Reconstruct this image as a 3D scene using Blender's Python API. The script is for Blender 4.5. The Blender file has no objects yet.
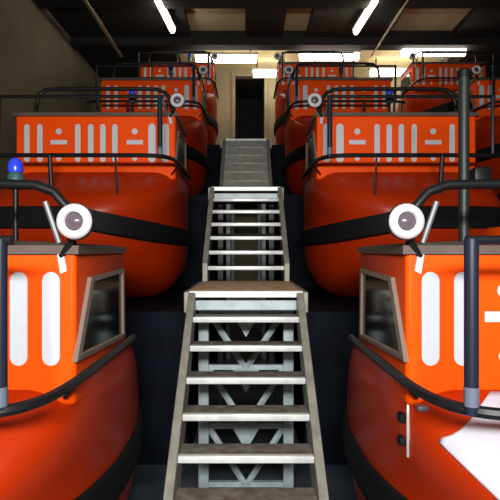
import bpy, bmesh, math, random
from mathutils import Vector, Matrix
random.seed(3)
S = bpy.context.scene
C = S.collection
EYE = 2.2            # camera height above the lowest floor
RISE, PITCH = 1.57, 3.4   # each tier of boats climbs and recedes by this much

# ------------------------------------------------------------------ materials
def mat(name, col, rough=0.5, metal=0.0, noise=0.0, scale=6.0, col2=None, emit=0.0, bump=0.0, coat=0.0, spec=0.5):
    m = bpy.data.materials.new(name); m.use_nodes = True
    nt = m.node_tree; b = nt.nodes['Principled BSDF']
    b.inputs['Base Color'].default_value = (*col, 1)
    b.inputs['Roughness'].default_value = rough
    b.inputs['Metallic'].default_value = metal
    b.inputs['Coat Weight'].default_value = coat
    b.inputs['Specular IOR Level'].default_value = spec
    if emit:
        b.inputs['Emission Color'].default_value = (*col, 1)
        b.inputs['Emission Strength'].default_value = emit
    if noise or bump:
        tc = nt.nodes.new('ShaderNodeTexCoord')
        n = nt.nodes.new('ShaderNodeTexNoise'); n.inputs['Scale'].default_value = scale
        n.inputs['Detail'].default_value = 6
        nt.links.new(tc.outputs['Object'], n.inputs['Vector'])
        if noise:
            r = nt.nodes.new('ShaderNodeValToRGB')
            r.color_ramp.elements[0].position = 0.35; r.color_ramp.elements[1].position = 0.68
            c2 = col2 or tuple(c * (1 - noise) for c in col)
            r.color_ramp.elements[0].color = (*c2, 1); r.color_ramp.elements[1].color = (*col, 1)
            nt.links.new(n.outputs['Fac'], r.inputs['Fac'])
            nt.links.new(r.outputs['Color'], b.inputs['Base Color'])
        if bump:
            bp = nt.nodes.new('ShaderNodeBump'); bp.inputs['Strength'].default_value = bump
            bp.inputs['Distance'].default_value = 0.02
            nt.links.new(n.outputs['Fac'], bp.inputs['Height'])
            nt.links.new(bp.outputs['Normal'], b.inputs['Normal'])
    return m

M = {}
M['cabin']  = mat('cabin_orange', (0.90, 0.078, 0.0004), 0.5, noise=0.05, scale=3, spec=0.14)
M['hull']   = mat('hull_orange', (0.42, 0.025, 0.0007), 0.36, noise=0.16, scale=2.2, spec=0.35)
M['rubber'] = mat('black_rubber', (0.005, 0.006, 0.007), 0.7, spec=0.2, noise=0.3, scale=12)
M['blackm'] = mat('black_painted_tube', (0.006, 0.007, 0.009), 0.45, spec=0.3)
M['navy']   = mat('blue_black_tube', (0.010, 0.014, 0.028), 0.4, spec=0.3)
M['tape']   = mat('reflective_tape', (0.56, 0.60, 0.66), 0.5, spec=0.2, noise=0.05, scale=20)
M['coam']   = mat('roof_coaming', (0.10, 0.07, 0.058), 0.6, noise=0.3, scale=8)
M['wframe'] = mat('window_frame', (0.17, 0.13, 0.105), 0.5)
M['glass']  = mat('dark_glass', (0.004, 0.005, 0.006), 0.12, spec=0.25)
M['chrome'] = mat('white_bezel', (0.62, 0.63, 0.64), 0.3)
M['lens']   = mat('lens', (0.10, 0.075, 0.10), 0.12)
M['grey']   = mat('grey_metal', (0.15, 0.16, 0.18), 0.45, metal=0.3)
M['sleeve'] = mat('blue_grey_sleeve', (0.11, 0.13, 0.18), 0.4)
M['pale']   = mat('pale_grey_metal', (0.5, 0.48, 0.45), 0.4, metal=0.2)
M['blue']   = mat('blue_beacon', (0.03, 0.06, 0.75), 0.2)
M['teal']   = mat('teal_base', (0.03, 0.09, 0.10), 0.5)
M['mast']   = mat('dark_green_mast', (0.014, 0.022, 0.019), 0.5)
M['sheet']  = mat('white_hull_paint', (0.56, 0.56, 0.64), 0.6, spec=0.2, noise=0.12, scale=7)
M['alu']    = mat('stair_tread_metal', (0.74, 0.78, 0.78), 0.38, metal=0.2, noise=0.25, scale=9, bump=0.1)
M['wornt']  = mat('worn_tread_top', (0.18, 0.17, 0.15), 0.6, noise=0.4, scale=14, col2=(0.10, 0.075, 0.05), bump=0.3)
M['string'] = mat('stringer_steel', (0.30, 0.29, 0.25), 0.5, metal=0.2, noise=0.3, scale=10)
M['rust']   = mat('rusty_landing', (0.75, 0.58, 0.36), 0.6, noise=0.6, scale=9, col2=(0.45, 0.22, 0.09), bump=0.3)
M['brace']  = mat('pale_blue_steel', (0.42, 0.52, 0.56), 0.45, metal=0.1, noise=0.25, scale=11)
M['dull']   = mat('dull_stair_grey', (0.22, 0.23, 0.21), 0.6, noise=0.3, scale=9)
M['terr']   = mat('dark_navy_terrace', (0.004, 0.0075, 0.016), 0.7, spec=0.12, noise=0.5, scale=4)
M['floor']  = mat('dark_floor', (0.09, 0.115, 0.15), 0.35, noise=0.5, scale=3)
M['wall']   = mat('beige_brown_wall', (0.22, 0.185, 0.12), 0.9, noise=0.25, scale=0.8)
M['backw']  = mat('cream_wall', (0.27, 0.23, 0.14), 0.8, noise=0.1, scale=1.5)
M['ceil']   = mat('beige_ceiling', (0.75, 0.66, 0.38), 0.9, noise=0.15, scale=2)
M['beam']   = mat('black_beam', (0.012, 0.011, 0.010), 0.8, noise=0.4, scale=4)
M['pipe']   = mat('dull_brass_pipe', (0.30, 0.23, 0.14), 0.45, metal=0.4)
M['house']  = mat('lamp_housing', (0.75, 0.73, 0.66), 0.5)
M['tube']   = mat('lit_tube', (1.0, 0.93, 0.78), 0.5, emit=13.0)
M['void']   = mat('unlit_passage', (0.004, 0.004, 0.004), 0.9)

# ------------------------------------------------------------------ mesh helpers
class MB:
    def __init__(s): s.bm = bmesh.new()
    def box(s, x0, x1, y0, y1, z0, z1, bev=0.0, seg=2):
        t = bmesh.new()
        bmesh.ops.create_cube(t, size=1)
        for v in t.verts:
            v.co = Vector(((x0+x1)/2 + v.co.x*(x1-x0), (y0+y1)/2 + v.co.y*(y1-y0), (z0+z1)/2 + v.co.z*(z1-z0)))
        if bev: bmesh.ops.bevel(t, geom=t.edges[:], offset=bev, segments=seg, affect='EDGES', profile=0.5)
        s.merge(t); return s
    def merge(s, t):
        me = bpy.data.meshes.new('tmp'); t.to_mesh(me); t.free()
        s.bm.from_mesh(me); bpy.data.meshes.remove(me)
    def loft(s, rings, cap=True, closed=True):
        vs = [[s.bm.verts.new(p) for p in r] for r in rings]
        n = len(rings[0])
        for a, b in zip(vs, vs[1:]):
            for i in range(n if closed else n-1):
                j = (i+1) % n
                s.bm.faces.new((a[i], a[j], b[j], b[i]))
        if cap:
            s.bm.faces.new(vs[0]); s.bm.faces.new(vs[-1])
        return s
    def tube(s, pts, r, seg=10, closed=False):
        pts = [Vector(p) for p in pts]; n = len(pts); rings = []
        up = None
        for i, p in enumerate(pts):
            if closed: d = pts[(i+1) % n] - pts[i-1]
            else: d = pts[min(i+1, n-1)] - pts[max(i-1, 0)]
            d.normalize()
            if up is None:
                up = Vector((0, 0, 1)) if abs(d.z) < 0.9 else Vector((0, 1, 0))
            side = d.cross(up); side.normalize(); up = side.cross(d); up.normalize()
            rings.append([p + (side*math.cos(2*math.pi*k/seg) + up*math.sin(2*math.pi*k/seg))*r for k in range(seg)])
        if closed: rings.append(rings[0])
        s.loft(rings, cap=not closed)
        if closed: bmesh.ops.remove_doubles(s.bm, verts=s.bm.verts[:], dist=1e-5)
        return s
    def lathe(s, c, axis, prof, seg=28):
        """prof = (radius, offset along axis)"""
        c = Vector(c); a = Vector(axis).normalized()
        u = a.orthogonal().normalized(); w = a.cross(u)
        s.loft([[c + a*h + (u*math.cos(2*math.pi*k/seg) + w*math.sin(2*math.pi*k/seg))*r for k in range(seg)] for r, h in prof])
        return s
    def prism(s, poly, off):
        """poly: list of 3D points, off: extrusion vector"""
        off = Vector(off); s.loft([[Vector(p) for p in poly], [Vector(p)+off for p in poly]]); return s
    def build(s, name, m, parent=None, smooth=False, bevel=0.0):
        bmesh.ops.recalc_face_normals(s.bm, faces=s.bm.faces[:])
        me = bpy.data.meshes.new(name); s.bm.to_mesh(me); s.bm.free()
        me.materials.append(m)
        if smooth:
            me.polygons.foreach_set('use_smooth', [True]*len(me.polygons))
            me.set_sharp_from_angle(angle=math.radians(38))
        o = bpy.data.objects.new(name, me); C.objects.link(o)
        if bevel:
            b = o.modifiers.new('bevel', 'BEVEL'); b.width = bevel; b.segments = 2; b.limit_method = 'ANGLE'
        if parent: o.parent = parent
        return o

def tag(o, label, cat, group=None):
    o['label'] = label; o['category'] = cat
    if group: o['group'] = group
    return o
def empty(name, loc=(0, 0, 0)):
    o = bpy.data.objects.new(name, None); o.location = loc; o.empty_display_size = 0.2
    C.objects.link(o); return o
def struct(name, mb, m, **k):
    o = mb.build(name, m, **k); o['kind'] = 'structure'; return o
def kids(o): return [c for c in C.objects if c.parent == o]
def copy_tree(o, parent=None):
    c = o.copy(); C.objects.link(c)
    if parent: c.parent = parent
    for ch in kids(o): copy_tree(ch, c)
    return c
def sup(a, b, n, N, cx=0.0, cy=0.0):
    out = []
    for k in range(N):
        t = 2*math.pi*(k+0.5)/N
        c, s_ = math.cos(t), math.sin(t)
        out.append((cx + a*math.copysign(abs(c)**(2/n), c), cy + b*math.copysign(abs(s_)**(2/n), s_)))
    return out

def plan(a, b, nn, nf, N, sx):
    """boat outline: nn = squareness of the near corner at the stair end, nf = of the far one, the outer end is squarish"""
    out = []
    for k in range(N):
        t = 2*math.pi*(k+0.5)/N
        c, s_ = math.cos(t), math.sin(t)
        n = 6 if c > 0 else (nn if s_ < 0 else nf)
        out.append((a*math.copysign(abs(c)**(2/n), c), b*math.copysign(abs(s_)**(2/n), s_)))
    return [(sx*x, y) for x, y in out]
# ------------------------------------------------------------------ the lifeboat
LEV = [(0.0, .55, .30, 2.2), (.06, .70, .62, 2.2), (.17, .84, .92, 2.2), (.38, .96, 1.30, 2.2), (.62, 1.0, 1.52, 2.0), (.85, 1.0, 1.62, 2.05),
       (1.02, 1.0, 1.63, 2.3), (1.14, 1.0, 1.58, 2.8), (1.24, 1.005, 1.46, 3.4), (1.36, 1.01, 1.26, 4.5), (1.47, 1.01, 1.02, 6), (1.53, .99, .92, 7)]
UC = 1.80      # boat centre, distance from the stair axis
def make_boat(sx, white_mark=False):
    """local x = sx*(u-UC) with u the distance from the stair axis, local y = 0 at the boat's midline, z = 0 at the keel"""
    X = lambda u: sx*(u-UC)
    root = empty('lifeboat')
    # hull shell: rounded-rectangle plan, sheer that droops to the stair end
    h = MB()
    h.loft([[(px, py, z) for px, py in plan(a, b, nn, 2.4, 112, sx)] for z, a, b, nn in LEV])
    hull = h.build('hull', M['hull'], root, smooth=True)
    # thick black fender, following the drooping sheer
    rings = []
    N = 96
    def sheer(u): # extra height towards the outer end
        t = min(1, max(0, (u-.80)/0.9)); return 0.67 + 0.17*t
    prof = [(-.03, 0), (.03, .02), (.045, .12), (.03, .22), (-.03, .24)]
    base = plan(1.005, 1.63, 2.05, 2.3, N, 1)
    f = MB(); rr = []
    for k in range(N):
        px, py = base[k]; u = UC + px
        d = Vector(base[(k+1) % N]) - Vector(base[k-1]); nn = Vector((d.y, -d.x, 0)).normalized()
        rr.append([(sx*(px + nn.x*o), py + nn.y*o, sheer(u) + dz) for o, dz in prof])
    rr.append(rr[0])
    f.loft(rr, cap=False); bmesh.ops.remove_doubles(f.bm, verts=f.bm.verts[:], dist=1e-5)
    fen = f.build('fender', M['rubber'], root, smooth=True)
    # cabin block
    cb = MB()
    foot = [(.82, -.90), (2.67, -.90), (2.67, .90), (1.25, .90), (.83, .08)]
    cb.prism([(X(u), y, 1.45) for u, y in foot], (0, 0, .74))
    cab = cb.build('cabin', M['cabin'], root, smooth=True, bevel=.02)
    rf = MB()
    rf.loft([[(X(1.745+(u-1.745)*q), y*q, z) for u, y in foot] for q, z in ((.985, 2.185), (.985, 2.21), (.93, 2.232), (.6, 2.25))])
    roof = rf.build('roof', M['coam'], cab, smooth=True)
    co = MB()
    co.loft([[(X(1.745+(u-1.745)*q), y*q, z) for u, y in foot] for q, z in ((1.0, 2.18), (1.025, 2.18), (1.025, 2.222), (1.0, 2.222), (1.0, 2.18))], cap=False)
    co.build('coaming', M['coam'], roof)
    # tall rounded strips of white tape on both long sides
    def strip(u, w, z0, z1, y):
        s_ = MB(); pts = []
        r = w/2
        for k in range(9): t = math.pi*k/8; pts.append((X(u)+r*math.cos(t), y, z1-r+r*math.sin(t)))
        for k in range(9): t = math.pi+math.pi*k/8; pts.append((X(u)+r*math.cos(t), y, z0+r+r*math.sin(t)))
        s_.prism(pts, (0, -.004 if y < 0 else .004, 0))
        s_.build('reflective_strip', M['tape'], cab)
    wide = [.935, 1.09]
    thin = [1.52, 1.66, 1.80, 1.95, 2.39, 2.54]
    for y in (-.9, .9):
        for u in (wide if y < 0 else []): strip(u, .084, 1.645, 2.095, y)
        for u in thin: strip(u, .062, 1.65, 2.09, y)
        for u in ((1.29, 2.17) if y < 0 else (2.17,)):
            yo = y-.004 if y < 0 else y
            mk = MB(); mk.box(X(u)-.095, X(u)+.095, yo, yo+.004, 1.855, 1.905)
            mk.build('marking_bar', M['tape'], cab)
            for zz, q in ((2.005, .035), (1.69, .028)):
                mk = MB(); mk.lathe((X(u), y, zz), (0, -1 if y < 0 else 1, 0), [(q, 0), (q, .004)], 16)
                mk.build('marking_dot', M['tape'], cab)
    # slanted window on the end that faces the stairs
    def endwin(ydir):
        P = [(-.87, 1.69), (-.67, 2.035), (-.05, 2.055), (-.03, 1.65)]
        c = Vector((sum(p[0] for p in P)/4, sum(p[1] for p in P)/4))
        def at(s_, u): return [(X(u), ydir*(c.x+(p[0]-c.x)*s_), c.y+(p[1]-c.y)*s_) for p in P]
        w = MB()
        w.loft([at(1.13, .822), at(1.13, .800), at(1.0, .797), at(.97, .812)], cap=False)
        fr = w.build('window_frame', M['wframe'], cab)
        g = MB(); g.prism(at(1.0, .812), (sx*.006, 0, 0)); g.build('window_pane', M['glass'], fr)
    endwin(1)
    # black grab rail standing off the hull shoulder, round the boat, on posts
    rl = sorted([p for p in sup(1.04, 1.53, 9, 120) if p[1] < .02 and p[0] < .95], key=lambda p: math.atan2(p[1], p[0]) % (2*math.pi))
    rl = [(-1.04, .08), (-1.04, -.3)] + rl
    r_ = MB(); r_.tube([(sx*px, py, 1.61) for px, py in rl] , .023, 8)
    gr = r_.build('grab_rail', M['blackm'], root, smooth=True)
    for u, y, q in ((2.03, -1.53, .024), (1.35, -1.53, .011), (2.68, -1.52, .011)):
        p = MB(); p.tube([(X(u), y, 1.61), (X(u), -1.47, 1.21)], q, 8); p.build('rail_post', M['blackm'], gr, smooth=True)
    for y in (-1.0, -.02):
        p = MB(); p.tube([(X(.765), y, 1.61), (X(.86), y*.93, 1.50)], .010, 8); p.build('rail_post', M['blackm'], gr, smooth=True)
    r_ = MB(); r_.tube([(X(1.5), 1.50, 1.61), (X(2.6), 1.50, 1.61)], .02, 8); fr_ = r_.build('grab_rail', M['blackm'], root, smooth=True)
    for u in (1.5, 2.6):
        p = MB(); p.tube([(X(u), 1.50, 1.61), (X(u), 1.40, 1.20)], .011, 8); p.build('rail_post', M['blackm'], fr_, smooth=True)
    # upright guard posts with a top bar at the stair corner
    pu = .90 if sx < 0 else .875
    for y in (-1.47,):
        g = MB(); g.tube([(X(pu), y, 1.60), (X(pu), y, 2.24)], .026, 12)
        gp = g.build('guard_post', M['navy'], root, smooth=True)
        g = MB(); g.tube([(X(pu), y, 1.63), (X(pu), y, 1.70)], .0275, 12); g.build('post_sleeve', M['sleeve'], gp, smooth=True)
        g = MB(); g.tube([(X(.855), y, 2.235), (X(1.35), y, 2.235), (X(2.58), y, 2.235)], .018, 8)
        gb = g.build('guard_bar', M['blackm'], root, smooth=True)
        g = MB(); g.tube([(X(2.58), y, 2.25), (X(2.58), y, 1.60)], .02, 8); g.build('guard_post', M['navy'], root, smooth=True)
    # tubular frame on the roof edge
    for y in (-.80,):
        t_ = MB()
        t_.tube([(X(.87), y, 2.20), (X(.875), y, 2.32), (X(.90), y, 2.42), (X(.96), y, 2.49), (X(1.05), y, 2.525), (X(1.2), y, 2.53),
                 (X(2.2), y, 2.53), (X(2.36), y, 2.52), (X(2.44), y, 2.46), (X(2.47), y, 2.36), (X(2.48), y, 2.2)], .024, 10)
        fr = t_.build('roof_frame', M['blackm'], root, smooth=True)
        t_ = MB(); t_.tube([(X(1.00), y-.01, 2.44), (X(.93), y-.01, 2.235)], .014, 8); t_.build('frame_stay', M['grey'], fr, smooth=True)
        t_ = MB(); t_.tube([(X(1.75), y, 2.53), (X(1.75), y, 2.24)], .014, 8); t_.build('frame_stay', M['blackm'], fr, smooth=True)
    # searchlight at the roof corner
    cx, cy, cz = X(.78), -1.02, 2.33
    l = MB(); l.lathe((cx, cy, cz), (0, 1, 0), [(.055, -.012), (.083, -.010), (.086, .012), (.078, .03), (.066, .075), (.035, .11), (.012, .12)])
    sl = l.build('searchlight', M['blackm'], root, smooth=True)
    l = MB(); l.lathe((cx, cy, cz), (0, 1, 0), [(.040, -.010), (.046, -.028), (.060, -.036), (.074, -.028), (.083, -.006), (.082, .014), (.070, .016)])
    l.build('bezel', M['chrome'], sl, smooth=True)
    l = MB(); l.lathe((cx, cy, cz), (0, 1, 0), [(.001, -.024), (.020, -.021), (.036, -.014), (.042, -.006)]); l.build('lens', M['lens'], sl, smooth=True)
    l = MB(); l.tube([(cx+sx*.035, cy+.06, cz-.02), (cx+sx*.05, cy+.09, cz-.09), (X(.885), -.905, 2.17)], .016, 8); l.build('bracket', M['blackm'], sl, smooth=True)
    l = MB(); l.prism([(X(.905), -.905, 2.21), (X(.875), -.905, 2.21), (X(.855), -.905, 2.10), (X(.885), -.905, 2.085)], (0, -.012, 0)); l.build('bracket_plate', M['tape'], cab)
    # short mast with a blue beacon
    bu = 1.52 if sx < 0 else 1.92
    m_ = MB(); m_.tube([(X(bu), 0, 2.24), (X(bu), 0, 2.66)], .018, 10); ms = m_.build('beacon_mast', M['blackm'], root, smooth=True)
    m_ = MB(); m_.lathe((X(bu), 0, 2.60), (0, 0, 1), [(.04, 0), (.052, .02), (.052, .09), (.038, .11)], 20); m_.build('beacon_base', M['teal'], ms, smooth=True)
    m_ = MB(); m_.lathe((X(bu), 0, 2.71), (0, 0, 1), [(.045, 0), (.05, .03), (.045, .065), (.030, .09), (.006, .10)], 20); m_.build('beacon', M['blue'], ms, smooth=True)
    # roof hatch
    hh = MB(); hh.box(min(X(1.75), X(2.4)), max(X(1.75), X(2.4)), -.3, .3, 2.24, 2.36, bev=.03); hh.build('roof_hatch', M['cabin'], root, smooth=True)
    return root

G = 'orange lifeboats stacked in tiers beside the stairs'
def put(o, sx, k, label, dx=0.0):
    o.location = (sx*UC + dx, 3.3 + PITCH*k, RISE*k)
    tag(o, label, 'lifeboat', G)
left = make_boat(-1)
right = make_boat(1)
cl = [copy_tree(left) for _ in range(3)]
cr = [copy_tree(right) for _ in range(5)]
put(left, -1, 0, 'nearest orange lifeboat left of the stairs, two white strips beside a slanted dark window')
put(right, 1, 0, 'nearest orange lifeboat right of the stairs, with a big white patch on its hull', -.05)
put(cl[0], -1, 1, 'red-orange lifeboat left of the stairs in the second tier, just above the nearest left one')
put(cl[1], -1, 2, 'red lifeboat left of the stairs in the third tier, level with the upper steps')
put(cl[2], -1, 3, 'red lifeboat highest and farthest on the left, beside the dark doorway')
put(cr[0], 1, 1, 'red-orange lifeboat right of the stairs in the second tier, just above the nearest right one')
put(cr[1], 1, 2, 'red lifeboat right of the stairs in the third tier, level with the upper steps')
put(cr[2], 1, 3, 'red lifeboat highest and farthest right of the doorway, next to the stairs')
put(cr[3], 1, 2, 'red lifeboat cut off by the right edge, in front of the far right corner lifeboat', 3.40)
put(cr[4], 1, 3, 'red lifeboat in the far right corner, under the rightmost ceiling lamp', 3.38)

# extras that only the nearest right-hand boat shows
XR = lambda u: (u-UC)
def prof_at(z):
    for A, B in zip(LEV, LEV[1:]):
        if A[0] <= z <= B[0]:
            t = (z-A[0])/(B[0]-A[0]); return [A[i]+(B[i]-A[i])*t for i in (1, 2, 3)]
    return LEV[-1][1:]
def on_hull(u, z, off=.006):
    a, b, n = prof_at(z); px = (u-UC)/a
    t = max(0.0, 1-abs(px)**(n if px < 0 else 6))**(1/(n if px < 0 else 6))
    return Vector((XR(u), -(b*t) - off, z + off*.8))
wp = MB()
def white_edge(z):  # left edge of the white patch at height z (an arrow-like point towards the stairs)
    zt = 1.345
    return .90 + (1.7*(z-zt) if z > zt else 1.05*(zt-z))
NZ, NU = 26, 16
wv = []
for i in range(NZ+1):
    z = .98 + (1.525-.98)*i/NZ
    u0 = white_edge(z); u1 = 1.75
    wv.append([wp.bm.verts.new(on_hull(u0+(u1-u0)*(j/NU)**1.5, z, .008)) for j in range(NU+1)])
for a, b in zip(wv, wv[1:]):
    for i in range(NU): wp.bm.faces.new((a[i], a[i+1], b[i+1], b[i]))
w = wp.build('white_patch', M['sheet'], right, smooth=True); w['label'] = 'white painted patch with a pointed left edge'
sd = w.modifiers.new('thick', 'SOLIDIFY'); sd.thickness = .004
def upright(z, slope, off):
    """point of the hull at height z on the upright plane u - .05 = slope * depth"""
    lo, hi = .81, 1.2
    for _ in range(40):
        m = (lo+hi)/2; p = on_hull(m, z, off)
        if (m-.05) < slope*(3.3+p.y): lo = m
        else: hi = m
    return on_hull(lo, z, off)
hs = MB(); hs.tube([upright(1.17 + .33*i/10, .324, .012) for i in range(11)], .008, 8)
hinge = hs.build('hull_seam_strip', M['pale'], right, smooth=True)
for z in (1.24, 1.365):
    p = upright(z, .313, .012)
    q = MB(); q.box(p.x-.02, p.x+.012, p.y-.03, p.y+.03, p.z-.022, p.z+.022, bev=.008); q.build('latch', M['rubber'], hinge, smooth=True)
p = on_hull(.885, 1.45, .004)
q = MB(); q.box(p.x-.028, p.x+.028, p.y-.035, p.y+.02, p.z-.012, p.z+.012, bev=.008); q.build('hull_fitting', M['grey'], right, smooth=True)
q = MB(); q.tube([(XR(1.54), .12, 2.24), (XR(1.54), .12, 3.40)], .036, 12)
mast = q.build('aerial_mast', M['mast'], right, smooth=True)
q = MB(); q.lathe((XR(1.54), .12, 3.40), (0, 0, 1), [(.05, -.02), (.05, .02), (.02, .04)], 14); q.build('mast_cap', M['blackm'], mast, smooth=True)
q = MB(); q.box(XR(1.58), XR(1.70), .04, .16, 2.62, 2.76, bev=.02); q.build('mast_lamp_box', M['blackm'], mast, smooth=True)

# ------------------------------------------------------------------ stairs
def flight(name, y0, z0, n, rise, going, half, m_front, m_top, m_str, label, closed=False, over=.5):
    """nosing of step k (1..n) stands at y0+(k-1)*going, z0+k*rise; step n is the landing itself"""
    root = empty(name, (0, y0, z0)); tag(root, label, 'stairs', 'flights of the central steel stairs')
    for k in range(1, n):
        y, z = (k-1)*going, k*rise
        t = MB(); t.box(-half+.055, half-.055, y, y+.045, z-.042, z, bev=.006)
        tr = t.build('tread', m_front, root, smooth=True)
        t = MB(); t.box(-half+.055, half-.055, y+.045, y+going*.98, z-.034, z-.003, bev=.003); t.build('tread_plate', m_top, tr)
        if closed:
            t = MB(); t.box(-half+.055, half-.055, y+going-.02, y+going-.008, z, z+rise-.04); t.build('riser', m_top, root)
    for s_ in (-1, 1):
        x0, x1 = sorted((s_*(half-.055), s_*half))
        L = (n-1)*going; H = (n-1)*rise
        b = MB()
        b.prism([(x0, .005, -.11 if z0 < .2 else 0), (x0, .005, .19), (x0, L-.02, H+rise-.005), (x0, L+.0, H+rise-.2), (x0, .20, -.11 if z0 < .2 else 0)], (x1-x0, 0, 0))
        b.build('stringer', m_str, root, bevel=.006)
    return root
flight('stair_flight', 2.09, 0.11, 10, .176, .21, .455, M['alu'], M['wornt'], M['string'],
       'lowest flight of open metal steps between the two nearest lifeboats')
flight('stair_flight', 5.2, 1.871, 7, .1614, .19, .455, M['alu'], M['alu'], M['string'],
       'middle flight of bright white-edged steps rising from the rusty landing')
flight('stair_flight', 8.0, 3.001, 7, .181, .215, .43, M['string'], M['dull'], M['dull'],
       'top flight of dull grey steps leading to the dark doorway', closed=True)
def landing(y0, y1, z, half, m_top, label, top_name='deck_plate'):
    root = empty('stair_landing', (0, y0, z)); tag(root, label, 'landing', 'landings of the central stairs')
    b = MB(); b.box(-half, half, .03, y1-y0, -.05, 0, bev=.004); b.build(top_name, m_top, root)
    b = MB(); b.box(-half, half, 0, .03, -.05, .004, bev=.006); nb = b.build('nosing', M['alu'], root)
    b = MB(); b.box(-half+.02, half-.02, .04, .065, -.155, -.075, bev=.006); b.build('fascia', M['brace'], root)
    for s_ in (-1, 1):
        x0, x1 = sorted((s_*half, s_*(half+.04)))
        b = MB(); b.box(x0, x1, 0, y1-y0, -.17, -.004, bev=.006); b.build('edge_beam', M['string'], root)
    return root
landing(3.98, 5.36, 1.87, .455, M['rust'], 'rusty brown landing between the lowest and middle flights')
landing(6.34, 8.16, 3.0, .44, M['string'], 'small landing between the middle and top flights')
landing(9.29, 15.2, 4.265, .44, M['dull'], 'long topmost landing running to the dark doorway')
# pale blue steel frame that carries the first landing, seen through the open steps
fr = empty('support_frame', (0, 4.45, 0)); tag(fr, 'pale blue-grey braced steel frame under the rusty landing, seen through the lowest steps', 'support frame')
for s_ in (-1, 1):
    b = MB(); b.box(s_*.375-.045, s_*.375+.045, -.045, .045, 0, 1.70, bev=.006); b.build('post', M['brace'], fr)
zs = [.12, .64, 1.16, 1.66]
for z in zs:
    b = MB(); b.box(-.375, .375, -.02, .02, z-.022, z+.022); b.build('rail', M['brace'], fr)
for i in range(3):
    a, c = zs[i], zs[i+1]
    b = MB(); b.tube([(-.34, 0, c), (-.01, 0, a)], .03, 6); b.build('brace', M['brace'], fr)
    b = MB(); b.tube([(.34, 0, c), (.01, 0, a)], .03, 6); b.build('brace', M['brace'], fr)
    b = MB(); b.prism([(-.14, .03, c), (.14, .03, c), (0, .03, c-.24)], (0, .012, 0)); b.build('gusset_plate', M['brace'], fr)
fr2 = empty('support_frame', (0, 7.1, 0)); tag(fr2, 'dark steel posts under the small landing behind the middle flight', 'support frame')
for s_ in (-1, 1):
    b = MB(); b.box(s_*.36-.04, s_*.36+.04, -.04, .04, 0, 2.85, bev=.006); b.build('post', M['blackm'], fr2)
for z in (1.95, 2.4): b = MB(); b.box(-.36, .36, -.02, .02, z-.03, z+.03); b.build('rail', M['blackm'], fr2)
fr3 = empty('support_frame', (0, 10.2, 0)); tag(fr3, 'dark posts under the topmost landing beyond the top flight', 'support frame')
for s_ in (-1, 1):
    for yy in (0, 3.5):
        b = MB(); b.box(s_*.36-.04, s_*.36+.04, yy-.04, yy+.04, 0, 4.115); b.build('post', M['grey'], fr3)

# ------------------------------------------------------------------ the hall
XL, XRW, YB, ZC = -4.45, 8.3, 15.3, EYE+5.55
struct('floor', MB().box(XL, XRW, -2.5, YB, -.2, 0), M['floor'])
struct('ceiling', MB().box(XL, XRW, -2.5, YB, ZC, ZC+.2), M['ceil'])
struct('wall_left', MB().box(XL-.2, XL, -2.5, YB, -.2, ZC+.2), M['wall'])
struct('wall_right', MB().box(XRW, XRW+.2, -2.5, YB, -.2, ZC+.2), M['beam'])
struct('wall_front', MB().box(XL, XRW, -2.7, -2.5, -.2, ZC+.2), M['wall'])
DX0, DX1, DZ1 = -.33, .56, EYE+5.30
bw = MB()
bw.box(XL, DX0, YB, YB+.2, -.2, ZC+.2); bw.box(DX1, XRW, YB, YB+.2, -.2, ZC+.2); bw.box(DX0, DX1, YB, YB+.2, DZ1, ZC+.2); bw.box(DX0, DX1, YB, YB+.2, -.2, 4.265)
struct('wall_back', bw, M['backw'])
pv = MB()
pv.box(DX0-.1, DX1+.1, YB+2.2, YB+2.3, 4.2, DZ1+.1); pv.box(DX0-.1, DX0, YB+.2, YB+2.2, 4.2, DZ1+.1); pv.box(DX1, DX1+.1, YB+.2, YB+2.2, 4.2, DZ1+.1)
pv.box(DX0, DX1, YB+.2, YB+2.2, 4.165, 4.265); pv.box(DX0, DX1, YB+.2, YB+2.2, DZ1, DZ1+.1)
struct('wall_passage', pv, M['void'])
dr = MB()
dr.box(DX0-.10, DX0, YB-.06, YB+.02, 4.265, DZ1+.1); dr.box(DX1, DX1+.10, YB-.06, YB+.02, 4.265, DZ1+.1); dr.box(DX0, DX1, YB-.06, YB+.02, DZ1, DZ1+.1)
struct('door_1', dr, M['backw'], bevel=.01)
# dark terraces that carry the tiers of boats
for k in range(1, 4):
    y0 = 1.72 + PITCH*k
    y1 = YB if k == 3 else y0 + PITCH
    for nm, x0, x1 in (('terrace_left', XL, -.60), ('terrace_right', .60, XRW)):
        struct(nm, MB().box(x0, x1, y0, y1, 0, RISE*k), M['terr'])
# black ceiling beams: crosswise and lengthwise
for y in (1.5, 4.5, 7.5, 10.4, 12.65):
    o = struct('ceiling_beam', MB().box(XL, XRW, y, y+.35, ZC-.36, ZC), M['beam'])
for x0, x1 in ((XL, -1.40), (-.02, .92), (1.52, 3.55), (5.2, XRW)):
    struct('ceiling_duct', MB().box(x0, x1, -2.4, 12.65, ZC-.16, ZC), M['beam'])
for x0, x1 in ((XL, -1.9), (5.9, XRW)):
    struct('ceiling_duct', MB().box(x0, x1, 13.0, YB, ZC-.3, ZC), M['beam'])
# pipes under the ceiling
for x, lab in ((-3.35, 'dull brass-coloured pipe under the ceiling near the left wall'), (3.36, 'thin dull pipe under the ceiling beside the sloping lamp on the right')):
    p = empty('ceiling_pipe', (x, 8, EYE+5.2)); tag(p, lab, 'pipe', 'pipes under the ceiling')
    r = .055 if x < 0 else .025
    b = MB(); b.tube([(0, -9, 0), (0, 5.4, 0)], r, 10); b.build('pipe', M['pipe'], p, smooth=True)
    for yy in (-6, -3, 0, 2.0, 3.6):
        b = MB(); b.box(-.02, .02, yy-.03, yy+.03, r*.6, ZC-.16-EYE-5.2); b.build('hanger', M['beam'], p)

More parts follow.
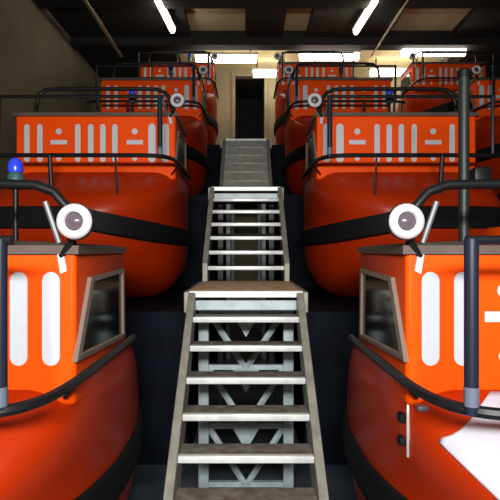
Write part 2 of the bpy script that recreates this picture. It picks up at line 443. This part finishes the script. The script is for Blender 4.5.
# fluorescent lamps
def lamp(x, y, length, along, label, z=EYE+5.16, w=.13, rot=0.0):
    root = empty('fluorescent_lamp', (x, y, z)); tag(root, label, 'lamp', 'fluorescent lamps under the ceiling')
    root.rotation_euler = (0, 0, rot)
    h = length/2
    b = MB()
    if along == 'x': b.box(-h-.04, h+.04, -w, w, .05, .11, bev=.01)
    else: b.box(-w, w, -h-.04, h+.04, .05, .11, bev=.01)
    b.build('housing', M['house'], root)
    if True:
        b = MB(); o = 0; tr = .12 if along == 'x' else .06
        if along == 'x': b.tube([(-h, o, 0), (h, o, 0)], tr, 14)
        else: b.tube([(o, -h, 0), (o, h, 0)], tr, 14)
        b.build('tube', M['tube'], root, smooth=True)
    for q in (-h*.8, h*.8):
        b = MB(); (b.box(q-.015, q+.015, -.015, .015, .11, ZC-z) if along == 'x' else b.box(-.015, .015, q-.015, q+.015, .11, ZC-z)); b.build('hanger', M['beam'], root)
    return root
lamp(-1.78, 11.05, 1.45, 'y', 'lit tube lamp pointing away along the ceiling, left of the stairs', w=.08, rot=-.07)
lamp(2.64, 11.1, 1.5, 'y', 'lit tube lamp pointing away along the ceiling, right of the stairs', w=.08, rot=.05)
lamp(-.53, 13.45, 1.62, 'x', 'bright crosswise tube lamp above the left end of the doorway')
lamp(2.21, 13.3, 1.55, 'x', 'bright crosswise tube lamp above the top lifeboat right of the doorway')
lamp(4.87, 13.0, 1.62, 'x', 'bright crosswise tube lamp farthest right')
lamp(.72, 14.6, 1.0, 'x', 'shorter lit tube lamp just over the top of the dark doorway')
lamp(4.35, 14.5, 1.45, 'x', 'lower lit tube lamp at the back, beneath the farthest right lamp')
# added fill lamp behind the camera, acting like a flash on the nearest boats
lamp(0.0, -1.6, 1.6, 'x', 'added fill lamp low behind the camera', z=EYE+.85)

def area(name, loc, rot, sx_, sy_, e, col=(1, .92, .78)):
    l = bpy.data.lights.new(name, 'AREA'); l.shape = 'RECTANGLE'; l.size = sx_; l.size_y = sy_; l.energy = e; l.color = col
    o = bpy.data.objects.new(name, l); o.location = loc; o.rotation_euler = rot; C.objects.link(o); return o
area('fill_light', (0, -1.45, EYE+.85), (math.radians(86), 0, 0), 1.6, .3, 380, (1, .97, .92))  # area fill added with that lamp to brighten the front boats

# ------------------------------------------------------------------ world, camera, view
wd = bpy.data.worlds.new('world'); S.world = wd; wd.use_nodes = True
wd.node_tree.nodes['Background'].inputs[0].default_value = (.02, .02, .022, 1)
wd.node_tree.nodes['Background'].inputs[1].default_value = .3
cam = bpy.data.cameras.new('camera'); cam.sensor_width = 36; cam.lens = 36; cam.shift_x = 4/500
co = bpy.data.objects.new('camera', cam); co.location = (0, 0, EYE); co.rotation_euler = (math.radians(90), 0, 0)
C.objects.link(co); S.camera = co
S.view_settings.view_transform = 'Standard'; S.view_settings.look = 'None'
S.view_settings.exposure = 0.0; S.view_settings.gamma = 1.0; S.view_settings.use_curve_mapping = False
S.cycles.use_denoising = True
S.cycles.max_bounces = 6
